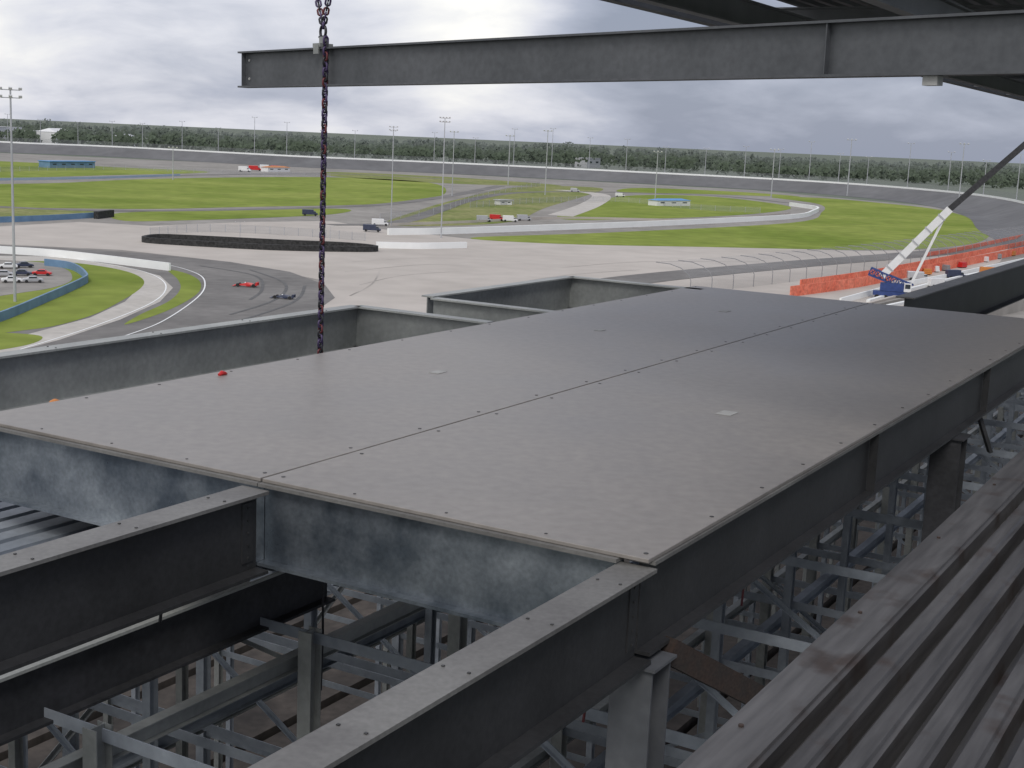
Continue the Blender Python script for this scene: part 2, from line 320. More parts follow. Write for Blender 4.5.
# ---------------------------------------------------------------- hanging beam and chain
PL=at_dist(243,52,21.5); PR=at_dist(1024,11,12.8)
d=(PR-PL).normalized(); P2=PL+d*(PR-PL).length*1.25
root=empty('lifted_beam',(PL+P2)/2,'long grey steel beam hanging from the chain across the sky','steel beam')
BEAMM=mat('hanging_beam_steel',(.075,.08,.088),(.115,.12,.13),rough=.5,metal=.3,scale=.6,fine=.12,fscale=20)
ibeam_mb(PL,P2,.53,.19,.025,.016,0).build('beam_body',BEAMM,root)
side=d.cross(UP).normalized(); upb=side.cross(d)
def projx(q): v=q-CAM; return 512+F_PX*v.dot(RC)/v.dot(FW)
def find(px,n=1600): return min((abs(projx(PL+d*t)-px),t) for t in [i*.01 for i in range(n)])[1]
for s in (.1,find(832)):
    for sg in(-1,1):
        mb=MB(); mb.box(PL+d*s-upb*.265+side*sg*.05, d*.006, side*.035, upb*.238)
        mb.build('stiffener',BEAMM,root)
for zz in (.13,.40):
    mb=MB(); q=PL+d*.2-upb*zz; mb.tube([q-side*.02,q+side*.02],.02,8); mb.build('bolt',PAPER,root)
tg=find(938); mb=MB(); mb.box(PL+d*tg-upb*.575, d*.075, side*.05, upb*.043); mb.build('lug_plate',PAPER,root)
H=PL+d*find(323)
mb=MB(); mb.box(H+UP*.03, d*.09, side*.11, UP*.025); mb.box(H+UP*.10, d*.05, side*.03, UP*.05)
for sg in(-1,1): mb.box(H+side*sg*.11-UP*.03, d*.06, side*.01, UP*.06)
tag(mb.build('beam_clamp', GALV_L),'grey lifting clamp gripping the top of the hanging beam','clamp')
mb=MB(); ring=[]
for t in range(14):
    a=t*math.pi*2/14; ring.append(H+UP*(.22+.085*math.sin(a))+d*(.065*math.cos(a)))
mb.ref=side; mb.tube(ring,.02,8,closed=True); mb.tube([H+UP*.15-d*.09,H+UP*.15+d*.09],.018,8)
tag(mb.build('shackle',CHD,smooth=True),'dark bow shackle joining the chain legs to the beam clamp','shackle')
def chain(p0,p1,label,sc_=1.0):
    p0=Vector(p0); p1=Vector(p1); L=(p1-p0).length; dd=(p1-p0).normalized(); s1=dd.cross(Vector((.3,.95,0))).normalized(); s2=dd.cross(s1)
    n=int(L/(.070*sc_)); mb=MB()
    for i in range(n):
        c=p0+dd*(i+.5)*L/n; s=(s1+s2*.5).normalized() if i%2 else (s2-s1*.5).normalized(); o=dd.cross(s); pts=[]
        for t in range(10):
            a=t*math.pi/5; y=math.sin(a)*.038*sc_; xx=(math.cos(a)*.034+(.022 if math.cos(a)>0 else -.022))*sc_
            pts.append(c+dd*xx+s*y)
        mb.ref=o; mb.tube(pts,.016*sc_,6,mi=[0,2,0,1,2,0,0,2,1][i%9],closed=True)
    return tag(mb.build('hoist_chain',[CHP,CHR,CHD],smooth=True),label,'chain')
tc_=Vector((-H.x,-H.y,0)).normalized()
Hf=H+tc_*.2+RC*.04
chain(Hf+UP*.12, Vector((Hf.x,Hf.y,36.0)),'heavy dark purple and red chain hanging down from the beam beside the deck')
chain(H+UP*.28, H+UP*3.2-UP*0-d*1.1,'left strand of lifting chain rising from the beam clamp',.9)
chain(H+UP*.28, H+UP*3.2+d*.9,'right strand of lifting chain rising from the beam clamp',.9)
# ---------------------------------------------------------------- roof above
RZ=42.25
vr=(uv(at(896,74,RZ))[1]+uv(at(650,4,RZ))[1])/2
girder('roof_edge_beam', W(5,vr,RZ+.45), W(70,vr,RZ+.45), .45,.22,'dark beam along the open edge of the roof overhead',[ROOFM,ROOFM])
mb=MB()
x=0; prof=[]
while x<7: prof += [(x,0),(x+.12,0),(x+.17,.07),(x+.29,.07)]; x+=.34
P0=W(5,vr-1.1,RZ+.5); n=len(prof); vs=[P0-B*a+UP*b for a,b in prof]; vs+=[q+A*65 for q in vs]
mb.add(vs,[(i,i+1,i+1+n,i+n) for i in range(n-1)])
mb.add([q+UP*.02 for q in vs],[(i,i+1,i+1+n,i+n) for i in range(n-1)])
root=tag(mb.build('roof_sheet',ROOFM),'dark ribbed roof sheeting overhead at top right','roof')
for k in range(12):
    girder('roof_joist', W(6+5.4*k,vr-.12,RZ+.40), W(6+5.4*k,vr-8,RZ+.40), .36,.18, ORD[k]+' cross beam under the roof sheeting, counted from the front',[ROOFJ,ROOFJ], group='cross beams under the roof')
for k,off in enumerate((2.2,5.2)):
    girder('roof_purlin', W(5,vr-off,RZ+.03), W(70,vr-off,RZ+.03), .4,.2, ('outer' if k==0 else 'inner')+' lengthways beam under the roof joists', [ROOFJ,ROOFJ])
for px,py,lab,w,h in ((727,413,'pale rectangular patch of paper on the right-hand deck surface',.13,.09),(438,372,'pale paper scrap on the left-hand deck surface',.11,.07),(600,330,'tiny pale scrap near the far end of the left-hand deck surface',.1,.06),(725,311,'pale scrap near the far corner of the deck',.12,.08)):
    mb=MB(); mb.box(at(px,py,DZ+.004), A*w, B*h, UP*.002); tag(mb.build('paper_scrap',PAPER),lab,'paper')
q=at(48,404,DZ-.02); q=W(uv(q)[0]+.2,VL+.13,DZ-.13); mb=MB()
mb.tube([q,q+UP*.02],[.10,.10],16); mb.tube([q+UP*.02,q+UP*.06,q+UP*.1,q+UP*.12],[.085,.08,.055,.015],16)
tag(mb.build('hard_hat',ORANGE,smooth=True),'small orange dome at the left edge of the deck','hard hat')
q=at(219,375,DZ+.01); mb=MB(); mb.tube([q,q+A*.05+UP*.02,q+A*.1+UP*.01,q+A*.14],[.02,.03,.025,.01],8); tag(mb.build('glove',RED),'small red glove lying on the left edge of the deck','glove')
# ================================================================ GROUND
def catmull(pts, n=8, closed=False):
    N=len(pts); out=[]
    rng=range(N) if closed else range(N-1)
    for i in rng:
        p0=pts[(i-1)%N] if closed or i>0 else pts[i]; p1=pts[i]; p2=pts[(i+1)%N]; p3=pts[(i+2)%N] if closed or i+2<N else pts[i+1]
        for k in range(n):
            t=k/n; out.append(tuple(.5*((2*b)+(-a+c)*t+(2*a-5*b+4*c-d_)*t*t+(-a+3*b-3*c+d_)*t**3) for a,b,c,d_ in zip(p0,p1,p2,p3)))
    if not closed: out.append(tuple(pts[-1]))
    return out
def sheet(name, pts, z, m, smooth=True):
    pp=catmull(pts,6,True) if smooth else pts
    P=[at(x,y,0) for x,y in pp]; bm=bmesh.new(); c=Vector((P[0].x,P[0].y,z))
    f=bm.faces.new([bm.verts.new((q.x-c.x,q.y-c.y,0)) for q in P]); bmesh.ops.triangulate(bm,faces=[f]); bmesh.ops.recalc_face_normals(bm,faces=bm.faces)
    if bm.faces[:] and bm.faces[:][0].normal.z<0: bmesh.ops.reverse_faces(bm,faces=bm.faces)
    me=bpy.data.meshes.new(name); bm.to_mesh(me); bm.free(); me.materials.append(m); o=bpy.data.objects.new(name,me); C.objects.link(o); o.location=c
    return tag(o,kind='structure')
mb=MB(); R_=14000; mb.add([(-R_,-2000,0),(R_,-2000,0),(R_,R_,0),(-R_,R_,0)],[(0,1,2,3)]); tag(mb.build('ground',GROUNDM),kind='structure')
inner=[(-260,140),(-120,145),(0,152),(100,156),(200,161.5),(300,167),(450,173.5),(600,181),(750,189),(850,196),(940,206),(985,218),(1002,232)]
sheet('infield_ground',[(-300,142),(0,153),(200,162),(450,174),(750,190),(940,207),(990,220),(1100,240),(1200,300),(900,500),(200,600),(-400,500)],.02,INF,False)
sheet('concrete_apron',[(-30,228),(80,222),(150,226),(250,222),(330,221),(380,229),(470,239),(560,243),(700,246),(860,251),(940,250),(1010,246),(1000,262),(900,300),(760,340),(450,420),(250,360),(330,300),(320,280),(230,262),(120,250),(-30,243)],.04,CONC,False)
lawns=[([(-60,187),(60,183),(150,179),(300,177),(400,180),(442,186),(438,197),(380,204),(250,207),(120,209),(-60,204)],LAWN),
 ([(120,213),(240,210),(345,209),(325,215),(200,220),(125,221)],LAWN),
 ([(-60,161),(40,163),(110,167),(210,172),(120,175),(-60,178)],LAWN),
 ([(-60,208),(60,210),(110,214),(40,219),(-60,222)],LAWN2),
 ([(385,224),(420,210),(455,200),(520,187),(600,188),(585,196),(545,208),(510,222),(440,226)],LAWN2),
 ([(560,219),(580,206),(625,196),(700,196),(770,203),(790,209),(740,215),(650,219)],LAWN),
 ([(620,192),(640,188),(740,192),(800,197),(700,194)],LAWN),
 ([(470,238),(600,233),(790,223),(822,212),(818,204),(770,197),(820,198),(880,203),(940,210),(980,222),(990,235),(965,245),(880,250),(700,247),(560,244)],LAWN),
 ([(330,172),(430,176),(520,182),(560,186),(460,184),(340,177)],LAWN2)]
for pts,m in lawns: sheet('lawn',pts,.07,m)
sheet('road',[(-60,243),(60,248),(150,254),(230,262),(290,272),(325,285),(335,298),(300,322),(220,350),(100,385),(-80,400)],.06,ASPH,False)
sheet('lawn',[(-60,266),(0,262),(60,262),(110,268),(138,276),(143,286),(120,302),(85,318),(30,330),(-60,332)],.09,LAWN)
sheet('road',[(-60,255),(60,257),(120,266),(160,276),(173,288),(160,302),(120,320),(60,340),(-60,372),(-60,352),(30,334),(90,318),(125,302),(140,287),(134,278),(100,270),(50,264),(-60,266)],.08,ROADC,False)
sheet('lawn',[(168,270),(190,275),(201,284),(195,296),(165,312),(125,325),(140,315),(168,302),(180,290),(178,280)],.09,LAWN)
sheet('lawn',[(-60,333),(0,333),(42,337),(20,347),(-60,356)],.10,LAWN)
sheet('parking_pad',[(-60,262),(30,262),(62,268),(72,276),(66,284),(30,292),(-60,300)],.13,INF,True)
def line(pts,w,m,z):
    P=[at(x,y,0) for x,y in catmull(pts,8)]; mb=MB(); vs=[]
    for i,q in enumerate(P):
        dd=P[min(i+1,len(P)-1)]-P[max(i-1,0)]; s=Vector((-dd.y,dd.x,0)).normalized()*w/2; vs+=[Vector((q.x,q.y,z))+s,Vector((q.x,q.y,z))-s]
    mb.add(vs,[(2*i,2*i+1,2*i+3,2*i+2) for i in range(len(P)-1)]); return mb
for pts in ([(120,338),(160,323),(195,300),(205,285),(195,273),(150,262),(60,252)],[(0,258),(60,258),(110,265),(150,274),(166,287),(150,304),(90,328),(20,350)]):
    o=line(pts,.35,WHITE,.115).build('painted_line',WHITE); tag(o,kind='structure')
SKID=mat('skid',(.10,.10,.10),(.14,.14,.14),rough=.9,scale=.3); SKID2=mat('faint_skid',(.30,.275,.25),(.48,.44,.40),rough=.9,scale=.05,contrast=(.4,.6))
for i,(pts) in enumerate(([(250,300),(262,290),(255,276),(200,266)],[(230,315),(275,300),(285,284),(250,270)],[(210,330),(290,304),(305,286)])):
    o=line(pts,.8,ASPH,.11).build('tyre_mark',SKID); tag(o,kind='structure')
for k,pts in enumerate(([(352,262),(430,258),(520,262)],[(345,272),(420,265),(470,266)],[(360,285),(400,276),(450,272)],[(480,290),(560,276),(640,270)],[(560,268),(640,262),(760,262)],[(350,296),(372,284),(380,270)])):
    tag(line(pts,.5,SKID2,.06+.004*k).build('tyre_mark',SKID2),kind='structure')
def road(pts,w,z=.1,m=ASPH): tag(line(pts,w,m,z).build('road',m),kind='structure')
road([(-40,205),(120,211),(340,207),(430,199),(500,186)],9)
road([(560,216),(590,205),(600,195),(560,190)],14,.11,ROADC)
road([(330,225),(400,222),(470,200),(540,192),(700,195),(790,203)],9,.12)
road([(-40,181),(150,176),(330,174),(460,180)],10,.12)
tag(line([(1060,224),(1030,236),(1000,246),(900,256),(800,264),(660,277),(560,290)],16,ASPH,.13).build('front_track',ASPH),kind='structure')
# banked track
P=[at(x,y,0) for x,y in catmull(inner+[(1040,250)],8)]
mb=MB(); vs=[]; outer=[]; BH=9.5
for i,q in enumerate(P):
    dd=P[min(i+1,len(P)-1)]-P[max(i-1,0)]; s=Vector((-dd.y,dd.x,0)).normalized()
    if s.y<0 and i<60: s=-s
    if i>0 and s.dot(prev)<0: s=-s
    prev=s; prof=[(-12,.15),(0,.3),(10,3),(22,7.5),(30,BH)]
    vs+= [Vector((q.x,q.y,0))+s*a+UP*b for a,b in prof]; outer.append((Vector((q.x,q.y,BH))+s*30, s))
n=5; mb.add(vs,[(i*n+j,i*n+j+1,(i+1)*n+j+1,(i+1)*n+j) for i in range(len(P)-1) for j in range(4)])
vs=[]; 
for q,s in outer: vs += [q, Vector((q.x,q.y,0))+s*22]
mb.add(vs,[(2*i,2*i+1,2*i+3,2*i+2) for i in range(len(outer)-1)])
tag(mb.build('banked_track',BANKM,smooth=False),kind='structure')
def wall_from(P,h,t,name,m,label,cat,z=0,parent=None,group=None):
    mb=MB(); vs=[]
    for i,q in enumerate(P):
        dd=P[min(i+1,len(P)-1)]-P[max(i-1,0)]; s=Vector((-dd.y,dd.x,0)).normalized()*t/2; b=Vector((q.x,q.y,(q.z if z is None else z)))
        vs += [b-s,b+s,b+s+UP*h,b-s+UP*h]
    f=[]
    for i in range(len(P)-1):
        for j in range(4): f.append((i*4+j,i*4+(j+1)%4,(i+1)*4+(j+1)%4,(i+1)*4+j))
    f += [(0,1,2,3),tuple((len(P)-1)*4+j for j in (3,2,1,0))]
    mb.add(vs,f); o=mb.build(name,m,parent)
    if parent is None: tag(o,label,cat,group)
    return o
def pwall(pts,h,t,name,m,label,cat,group=None): return wall_from([at(x,y,0) for x,y in catmull(pts,6)],h,t,name,m,label,cat,group=group)
OUT=[q for q,s in outer]
wall_from(OUT,1.6,.5,'outer_wall',WHITE,'long thin white wall along the top of the far banked track','wall',z=None)
root=empty('catch_fence',OUT[40],'faint wire fence standing above the far white wall of the banked track','fence')
mb=MB(); vs=[]
for q in OUT: vs += [q+UP*1.6,q+UP*6]
mb.add(vs,[(2*i,2*i+2,2*i+3,2*i+1) for i in range(len(OUT)-1)]); mb.build('wire_net',NETD,root)
def lamp_pole(base,h,label,arms=1,rad=.28,group='light poles around the speedway',lamps=3):
    root=empty('light_pole',base,label,'light pole',group)
    mb=MB(); mb.tube([base,base+UP*h*.5,base+UP*h],[rad,rad*.8,rad*.55],6); mb.build('pole',POLE,root)
    wdt=max(1.6,rad*6)
    sd=Vector((base.y,-base.x,0)).normalized(); fw=Vector((-base.x,-base.y,0)).normalized()
    for a in range(arms):
        z=h-a*rad*5
        mb=MB(); mb.bar(base+UP*z-sd*wdt,base+UP*z+sd*wdt,rad*.6,rad*.6); arm=mb.build('crossarm',POLE,root)
        for k in range(lamps):
            t=(k/(lamps-1)-.5)*2 if lamps>1 else 0; c=base+UP*(z+rad*.9)+sd*wdt*t+fw*.3
            mb=MB(); f2=(fw*.8-UP*.6).normalized(); u2=sd.cross(f2); mb.box(c,f2*rad*.5,sd*rad*1.1,u2*rad*.9); mb.build('lamp_head',POLEW,arm)
    return root
def ppole(px,yb,yt,label,arms=1,rad=None,lamps=3):
    b=at(px,yb,0); D=math.hypot(b.x,b.y); t=at_dist(px,yt,D); lamp_pole(Vector((b.x,b.y,0)),t.z,label,arms,rad or D*.00045,lamps=lamps)
idx=[]
last=-99
for i,q in enumerate(OUT):
    x=projx(q)
    if x-last>27 and -5<x<1020: idx.append(i); last=x
for c_,i in enumerate(idx[:36]):
    q,s=outer[i]; lamp_pole(q+s*4-UP*3, 35+random.uniform(-6,9), ORD[c_]+' light pole from the left along the far banked track',1,.42,lamps=2)
ppole(15,302,90,'tall light pole at the left edge of the picture beside the blue wall',2,.33,3)
ppole(391,226,127,'tall floodlight pole in the infield, left of the tallest pair',2,None,3)
ppole(441,238,118,'tallest floodlight pole standing behind the white wall end',2,.3,4)
ppole(452,196,132,'slim pole just right of the tallest floodlight pole',1)
ppole(173,180,148,'short light pole in the left lawns',1)
ppole(508,185,136,'light pole in the infield behind the dry grass bend',1)
ppole(545,195,131,'light pole in the infield between the mid infield lawns',1)
ppole(847,196,140,'light pole with round head at the right beyond the large lawn',1)
ppole(958,208,144,'light pole with wide head left of the crane boom',1)
ppole(655,200,152,'short light pole beside the small blue-roofed building',1)
ppole(771,198,150,'short light pole near the hooked end of the white wall',1)
ppole(240,238,222,'small post inside the black barrier loop',1,.12,2)
ppole(330,240,226,'small post near the right end of the black barrier loop',1,.12,2)
pwall([(388,235),(450,234),(560,230),(680,225),(790,219),(813,214),(816,210),(790,206)],2.6,1.4,'white_barrier',WHITE,'long low white barrier wall in front of the infield with a hooked end','barrier')
pwall([(376,248),(420,249),(466,248)],2.2,1.0,'white_barrier',WHITE,'short pale barrier in front of the black tyre wall end','barrier')
pwall([(-30,252),(40,256),(90,261),(170,271)],2.2,.6,'white_barrier',WHITE,'white barrier curving along the left road edge','barrier')
pwall([(-40,224),(40,221),(108,217)],2.2,.5,'blue_barrier',BLUE,'blue barrier wall across the left of the infield','barrier')
pwall([(-40,332),(0,322),(45,303),(82,286),(86,280),(72,270),(45,266)],2.0,.5,'blue_barrier',BLUE,'curved blue barrier wall at lower left around the parked cars','barrier')
pwall([(-30,181),(90,179),(180,176)],1.6,.5,'blue_barrier',mat('pale_blue',(.35,.45,.55),(.4,.5,.6),scale=.1),'pale blue barrier along the far left lawn','barrier')
pwall([(146,241),(148,243),(200,246.5),(280,250.5),(368,252),(370,250),(340,247.5),(280,245),(200,241),(160,239.5),(146,241)],1.9,1.3,'tyre_wall',TYRE,'long black tyre wall loop on the pale concrete','tyre wall')
pwall([(390,226),(470,223),(560,219),(700,221),(790,214)],1.2,.4,'grey_barrier',CONC,'grey low wall behind the long white barrier','barrier')
pwall([(96,219),(112,217)],3,2,'black_barrier_end',TYRE,'black tyre block at the right end of the far blue barrier','tyre wall')
def catch_fence(pts,h,nposts,label,curve=True,net=NET,rad=.12,pm=None):
    P=[at(x,y,0) for x,y in catmull(pts,10)]
    root=empty('catch_fence',P[0],label,'fence')
    Ls=[0]
    for a,b in zip(P,P[1:]): Ls.append(Ls[-1]+(b-a).length)
    def along(t):
        L=t*Ls[-1]
        for i in range(len(P)-1):
            if Ls[i+1]>=L: k=(L-Ls[i])/(Ls[i+1]-Ls[i]); q=P[i].lerp(P[i+1],k); dd=(P[i+1]-P[i]).normalized(); return q,Vector((-dd.y,dd.x,0))
        return P[-1],Vector((0,1,0))
    rows=[]
    for k in range(nposts):
        q,s=along(k/(nposts-1))
        if s.y<0: s=-s
        prof=[(0,0),(0,h*.45),(h*.05,h*.65),(h*.2,h*.85),(h*.42,h*.97),(h*.7,h)] if curve else [(0,0),(0,h)]
        pts3=[Vector((q.x,q.y,0))+s*a+UP*b for a,b in prof]
        if curve: pts3=[v-Vector((1,0,0))*a*.9 for v,(a,b) in zip(pts3,prof)]
        rows.append(pts3)
        mb=MB(); mb.tube(pts3,rad,5); mb.build('post',pm or POLE,root)
    mb=MB(); n=len(rows[0]); mb.add([v for rw in rows for v in rw],[(i*n+j,i*n+j+1,(i+1)*n+j+1,(i+1)*n+j) for i in range(nposts-1) for j in range(n-1)]); mb.build('wire_net',net,root)
    return root
catch_fence([(690,294),(715,291),(760,286),(830,277),(900,267),(960,257),(1040,244)],8.0,32,'curved-top wire safety fence along the front track at right',True,mat('net_clear',(.3,.31,.33),scale=1,alpha=.14),.12,POLED)
catch_fence([(470,208),(540,203),(620,202),(700,210),(760,213)],3.5,34,'wire fence crossing the middle infield around the blue-roofed building',False)
catch_fence([(150,236),(210,232),(300,236),(365,241)],3,18,'thin wire fence inside the black tyre wall loop',False)
catch_fence([(380,221),(440,213),(480,198),(540,186)],3.5,24,'wire fence curving behind the tallest floodlight pole',False)
catch_fence([(-10,172),(120,170),(220,174),(330,177)],3.5,30,'wire fence along the far left lawns',False)
pwall([(790,297),(820,293),(860,287),(900,279),(960,267),(1050,248)],3.0,.3,'red_barrier',REDM,'long red-orange mesh barrier behind the curved fence','barrier')
pwall([(800,287),(850,280),(900,271),(960,259),(1050,240)],2.2,.3,'red_barrier',REDM,'thinner red-orange barrier farther back at the right edge','barrier')
pwall([(925,257),(960,251),(1050,232)],1.8,.3,'red_barrier',REDM,'farthest and shortest red-orange barrier at the right edge','barrier')
pwall([(800,291.5),(860,283.5),(960,263.5),(1050,244.5)],.9,.5,'concrete_barrier',CONC,'low pale concrete kerb between the two longer red barriers','barrier')
pwall([(840,304),(900,288),(960,276),(1060,254)],1.6,.5,'white_barrier',WHITE,'white barrier line just below the red strip at right','barrier')
root=empty('bleacher',at(960,285,0),'grey and white lower stand rows beyond the deck at right','stand')
for k in range(9):
    P=[at(x,y+k*5.5,0) for x,y in catmull([(868-k*6,304),(940,284),(1060,258)],5)]
    wall_from(P,1.2+.25*k,1.0,'seat_row',[WHITE,CONC,INF][k%3],None,None,parent=root)
# stacks of material beside the crane
for k,(px,py,m,cn) in enumerate(((926,275,ORANGE,'orange'),(934,272,WHP,'white'),(945,271,POLED,'grey'),(962,268,RED,'red'),(984,262,WHP,'white'),(998,259,POLED,'grey'),(1012,256,ORANGE,'orange'),(968,282,POLED,'grey'),(1002,273,WHP,'white'),(1016,270,NAVY,'dark'))):
    b=at(px,py,0); root=empty('material_stack',b,cn+' stack of building material, '+ORD[k]+' of those right of the crane','material stack','stacks of material right of the crane')
    a_=random.uniform(0,3); e1=Vector((math.cos(a_),math.sin(a_),0)); e2=Vector((-e1.y,e1.x,0))
    mb=MB()
    for j in (-1,0,1): mb.box(b+e1*j*1.1+UP*.25,e1*.12,e2*.9,UP*.12)
    mb.build('bearer',TYRE,root)
    for j in range(3):
        mb=MB(); mb.box(b+UP*(.65+.62*j)+e1*random.uniform(-.15,.15),e1*(1.7-.2*j),e2*.9,UP*.29); mb.build('bundle',m,root)
# ---- vehicles
def make_car(name,label,body,kind='car',loc=(0,0,0),rz=0,group=None):
    root=empty(name,loc,label,'car' if kind=='car' else 'truck',group,rz,local=True)
    mb=MB()
    if kind=='car':
        prof=[(-2.2,.35),(-2.25,.75),(-2.0,.95),(-1.2,1.0),(-.7,1.42),(.6,1.45),(1.2,.98),(2.0,.85),(2.25,.6),(2.2,.35)]
    else:
        prof=[(-3.6,.5),(-3.6,2.9),(1.6,2.9),(1.6,2.1),(2.4,2.1),(2.9,1.3),(3.5,1.2),(3.6,.5)]
    n=len(prof); vs=[(x,-.88,z) for x,z in prof]+[(x,.88,z) for x,z in prof]
    mb.add(vs,[(i,(i+1)%n,(i+1)%n+n,i+n) for i in range(n)]+[tuple(range(n))[::-1],tuple(range(n,2*n))]); o=mb.build('body',body,root)
    bv=o.modifiers.new('bevel','BEVEL'); bv.width=.12; bv.segments=2
    mb=MB()
    if kind=='car': mb.box((-.05,0,1.2),Vector((.85,0,0)),Vector((0,.895,0)),UP*.17)
    else: mb.box((2.1,0,1.75),Vector((.5,0,0)),Vector((0,.895,0)),UP*.25)
    mb.build('window_band',GLASS,root)
    xs=(-1.4,1.4) if kind=='car' else (-2.4,2.5)
    for x in xs:
        for y in (-.85,.85):
            mb=MB(); rr=.34 if kind=='car' else .48; mb.tube([(x,y-.12,rr),(x,y+.12,rr)],rr,14); mb.build('wheel',BLACK,root)
    return root
def race_car(label,body,loc,rz):
    root=empty('race_car',loc,label,'race car',None,rz,local=True); mb=MB()
    secs=[(-2.1,.28,.3,.35),(-1.2,.5,.3,.75),(-.3,.55,.2,.85),(.4,.45,.2,.65),(1.4,.22,.22,.45),(2.4,.1,.2,.3)]
    vs=[]
    for x,w,z0,z1 in secs: vs += [(x,-w,z0),(x,w,z0),(x,w*.6,z1),(x,-w*.6,z1)]
    mb.add(vs,[(i*4+j,i*4+(j+1)%4,(i+1)*4+(j+1)%4,(i+1)*4+j) for i in range(5) for j in range(4)]+[(3,2,1,0),(20,21,22,23)]); mb.build('body',body,root)
    mb=MB(); mb.abox(-1.1,-.2,-.75,.75,.15,.5); mb.build('side_pod',body,root)
    mb=MB(); mb.abox(2.1,2.6,-.85,.85,.12,.2); mb.build('front_wing',body,root)
    mb=MB(); mb.abox(-2.5,-2.1,-.6,.6,.85,.95); mb.abox(-2.5,-2.1,-.62,-.58,.3,1.0); mb.abox(-2.5,-2.1,.58,.62,.3,1.0); mb.build('rear_wing',body,root)
    mb=MB(); mb.tube([(.15,0,.6),(.15,0,.8),(.15,0,.92)],[.15,.16,.06],10); mb.build('helmet',WHP,root)
    for x,y in ((-1.7,-.8),(-1.7,.8),(1.5,-.8),(1.5,.8)):
        mb=MB(); mb.tube([(x,y-.17,.33),(x,y+.17,.33)],.33,14); mb.build('wheel',BLACK,root)
    return root
race_car('red open-wheel race car leading on the grey road bend',RED,at(246,287,0)+UP*.12,math.radians(175)).scale=(1.25,1.25,1.25)
race_car('dark open-wheel race car following the red one',NAVY,at(283,299,0)+UP*.12,math.radians(170)).scale=(1.15,1.15,1.15)
cars=[(4,277,SILV,'silver',20),(12,283,WHP,'white',24),(22,276,NAVY,'dark blue',15),(33,283,SILV,'grey',24),(8,269,WHP,'white',200),(42,276,RED,'red',10),(24,268,NAVY,'navy',30)]
for i,(x,y,m,cn,rz) in enumerate(cars):
    make_car('parked_car',cn+' parked car inside the curved blue wall, '+ORD[i]+' of the group',m,'car',at(x,y,0)+UP*.14,math.radians(rz),'cars parked inside the blue wall').scale=(1.1,1.1,1.1)
trucks=[(372,232,NAVY,'dark truck beside the base of the left tall floodlight pole'),(380,226,WHP,'white truck behind the base of the left floodlight pole'),(484,222,SILV,'grey box truck on the infield right of the tallest floodlight pole'),(497,221,RED,'reddish box truck second in the infield row'),(510,222,WHP,'white box truck third in the infield row'),(524,221,SILV,'silver box truck fourth in the infield row'),(255,171,RED,'red trailer truck in the far left infield'),(266,170,WHP,'white trailer beside the red one in the far infield'),(277,171,RED,'second red trailer in the far left infield'),(245,172,WHP,'white trailer left of the red ones in the far infield'),(620,197,WHP,'white truck beyond the middle infield fence'),(575,192,SILV,'grey truck near the pale infield road'),(310,216,NAVY,'dark truck on the road strip in the left lawns'),(938,288,WHP,'white truck on the lower stand side right of the crane'),(990,276,ORANGE,'orange truck near the right edge below the red strip'),(918,281,SILV,'silver truck directly right of the crane body'),(955,279,NAVY,'dark truck between the white and orange trucks right of the crane')]
for x,y,m,lab in trucks:
    o=make_car('box_truck',lab,m,'truck',at(x,y,0)+UP*.17,random.uniform(-.4,.4)); s=1.6 if y<180 else 1.0; o.scale=(s,s,s)
# ---- buildings
def building(px0,px1,yb,h,depth,label,wall,roofm,roof='flat',nwin=4):
    a=at(px0,yb,0); b=at(px1,yb,0); dd=(b-a); L=dd.length; dd.normalize(); nrm=Vector((-dd.y,dd.x,0)); 
    root=empty('building',(a+b)/2,label,'building'); c=(a+b)/2+nrm*depth/2
    mb=MB(); mb.box(c+UP*h/2,dd*L/2,nrm*depth/2,UP*h/2); mb.build('wall',wall,root)
    mb=MB()
    if roof=='flat': mb.box(c+UP*(h+.25),dd*(L/2+.6),nrm*(depth/2+.6),UP*.25)
    else:
        q=[c+dd*sx*(L/2+.6)+nrm*sy*(depth/2+.6)+UP*h for sx,sy in((-1,-1),(1,-1),(1,1),(-1,1))]+[c-dd*L*.35+UP*(h*1.3),c+dd*L*.35+UP*(h*1.3)]
        mb.add(q,[(0,1,5,4),(1,2,5),(2,3,4,5),(3,0,4),(0,3,2,1)])
    mb.build('roof',roofm,root)
    for k in range(nwin):
        t=(k+.5)/nwin-.5; mb=MB(); mb.box((a+b)/2+dd*L*t-nrm*.05+UP*h*.6,dd*(L/nwin*.2),nrm*.06,UP*h*.09); mb.build('window',GLASS,root)
    return root
building(657,690,206,3.6,8,'small building with a bright blue roof in the middle infield',WHP,ROOFB,'hip',3)
building(50,95,168,5,12,'low blue-fronted building in the far left infield',BLUE,ROOFB,'flat',5)
building(0,22,142.5,22,30,'white building at the far left in front of the woods',WHP,SILV,'flat',4)
building(30,48,143.5,18,30,'grey-white building second from the left by the woods',SILV,WHP,'flat',3)
building(56,74,144.5,18,30,'white building third from the left by the woods',WHP,WHP,'hip',3)
building(124,138,147.5,15,20,'white shed beyond the far track at left',WHP,SILV,'hip',2)
building(587,600,168,14,20,'white shed beyond the far banked track at centre',SILV,SILV,'flat',2)
building(500,512,205,2.6,5,'tiny white hut on the dry infield grass',WHP,SILV,'flat',2)
building(268,290,172,4,8,'orange-roofed tent building in the far left infield',WHP,ORANGE,'hip',3)
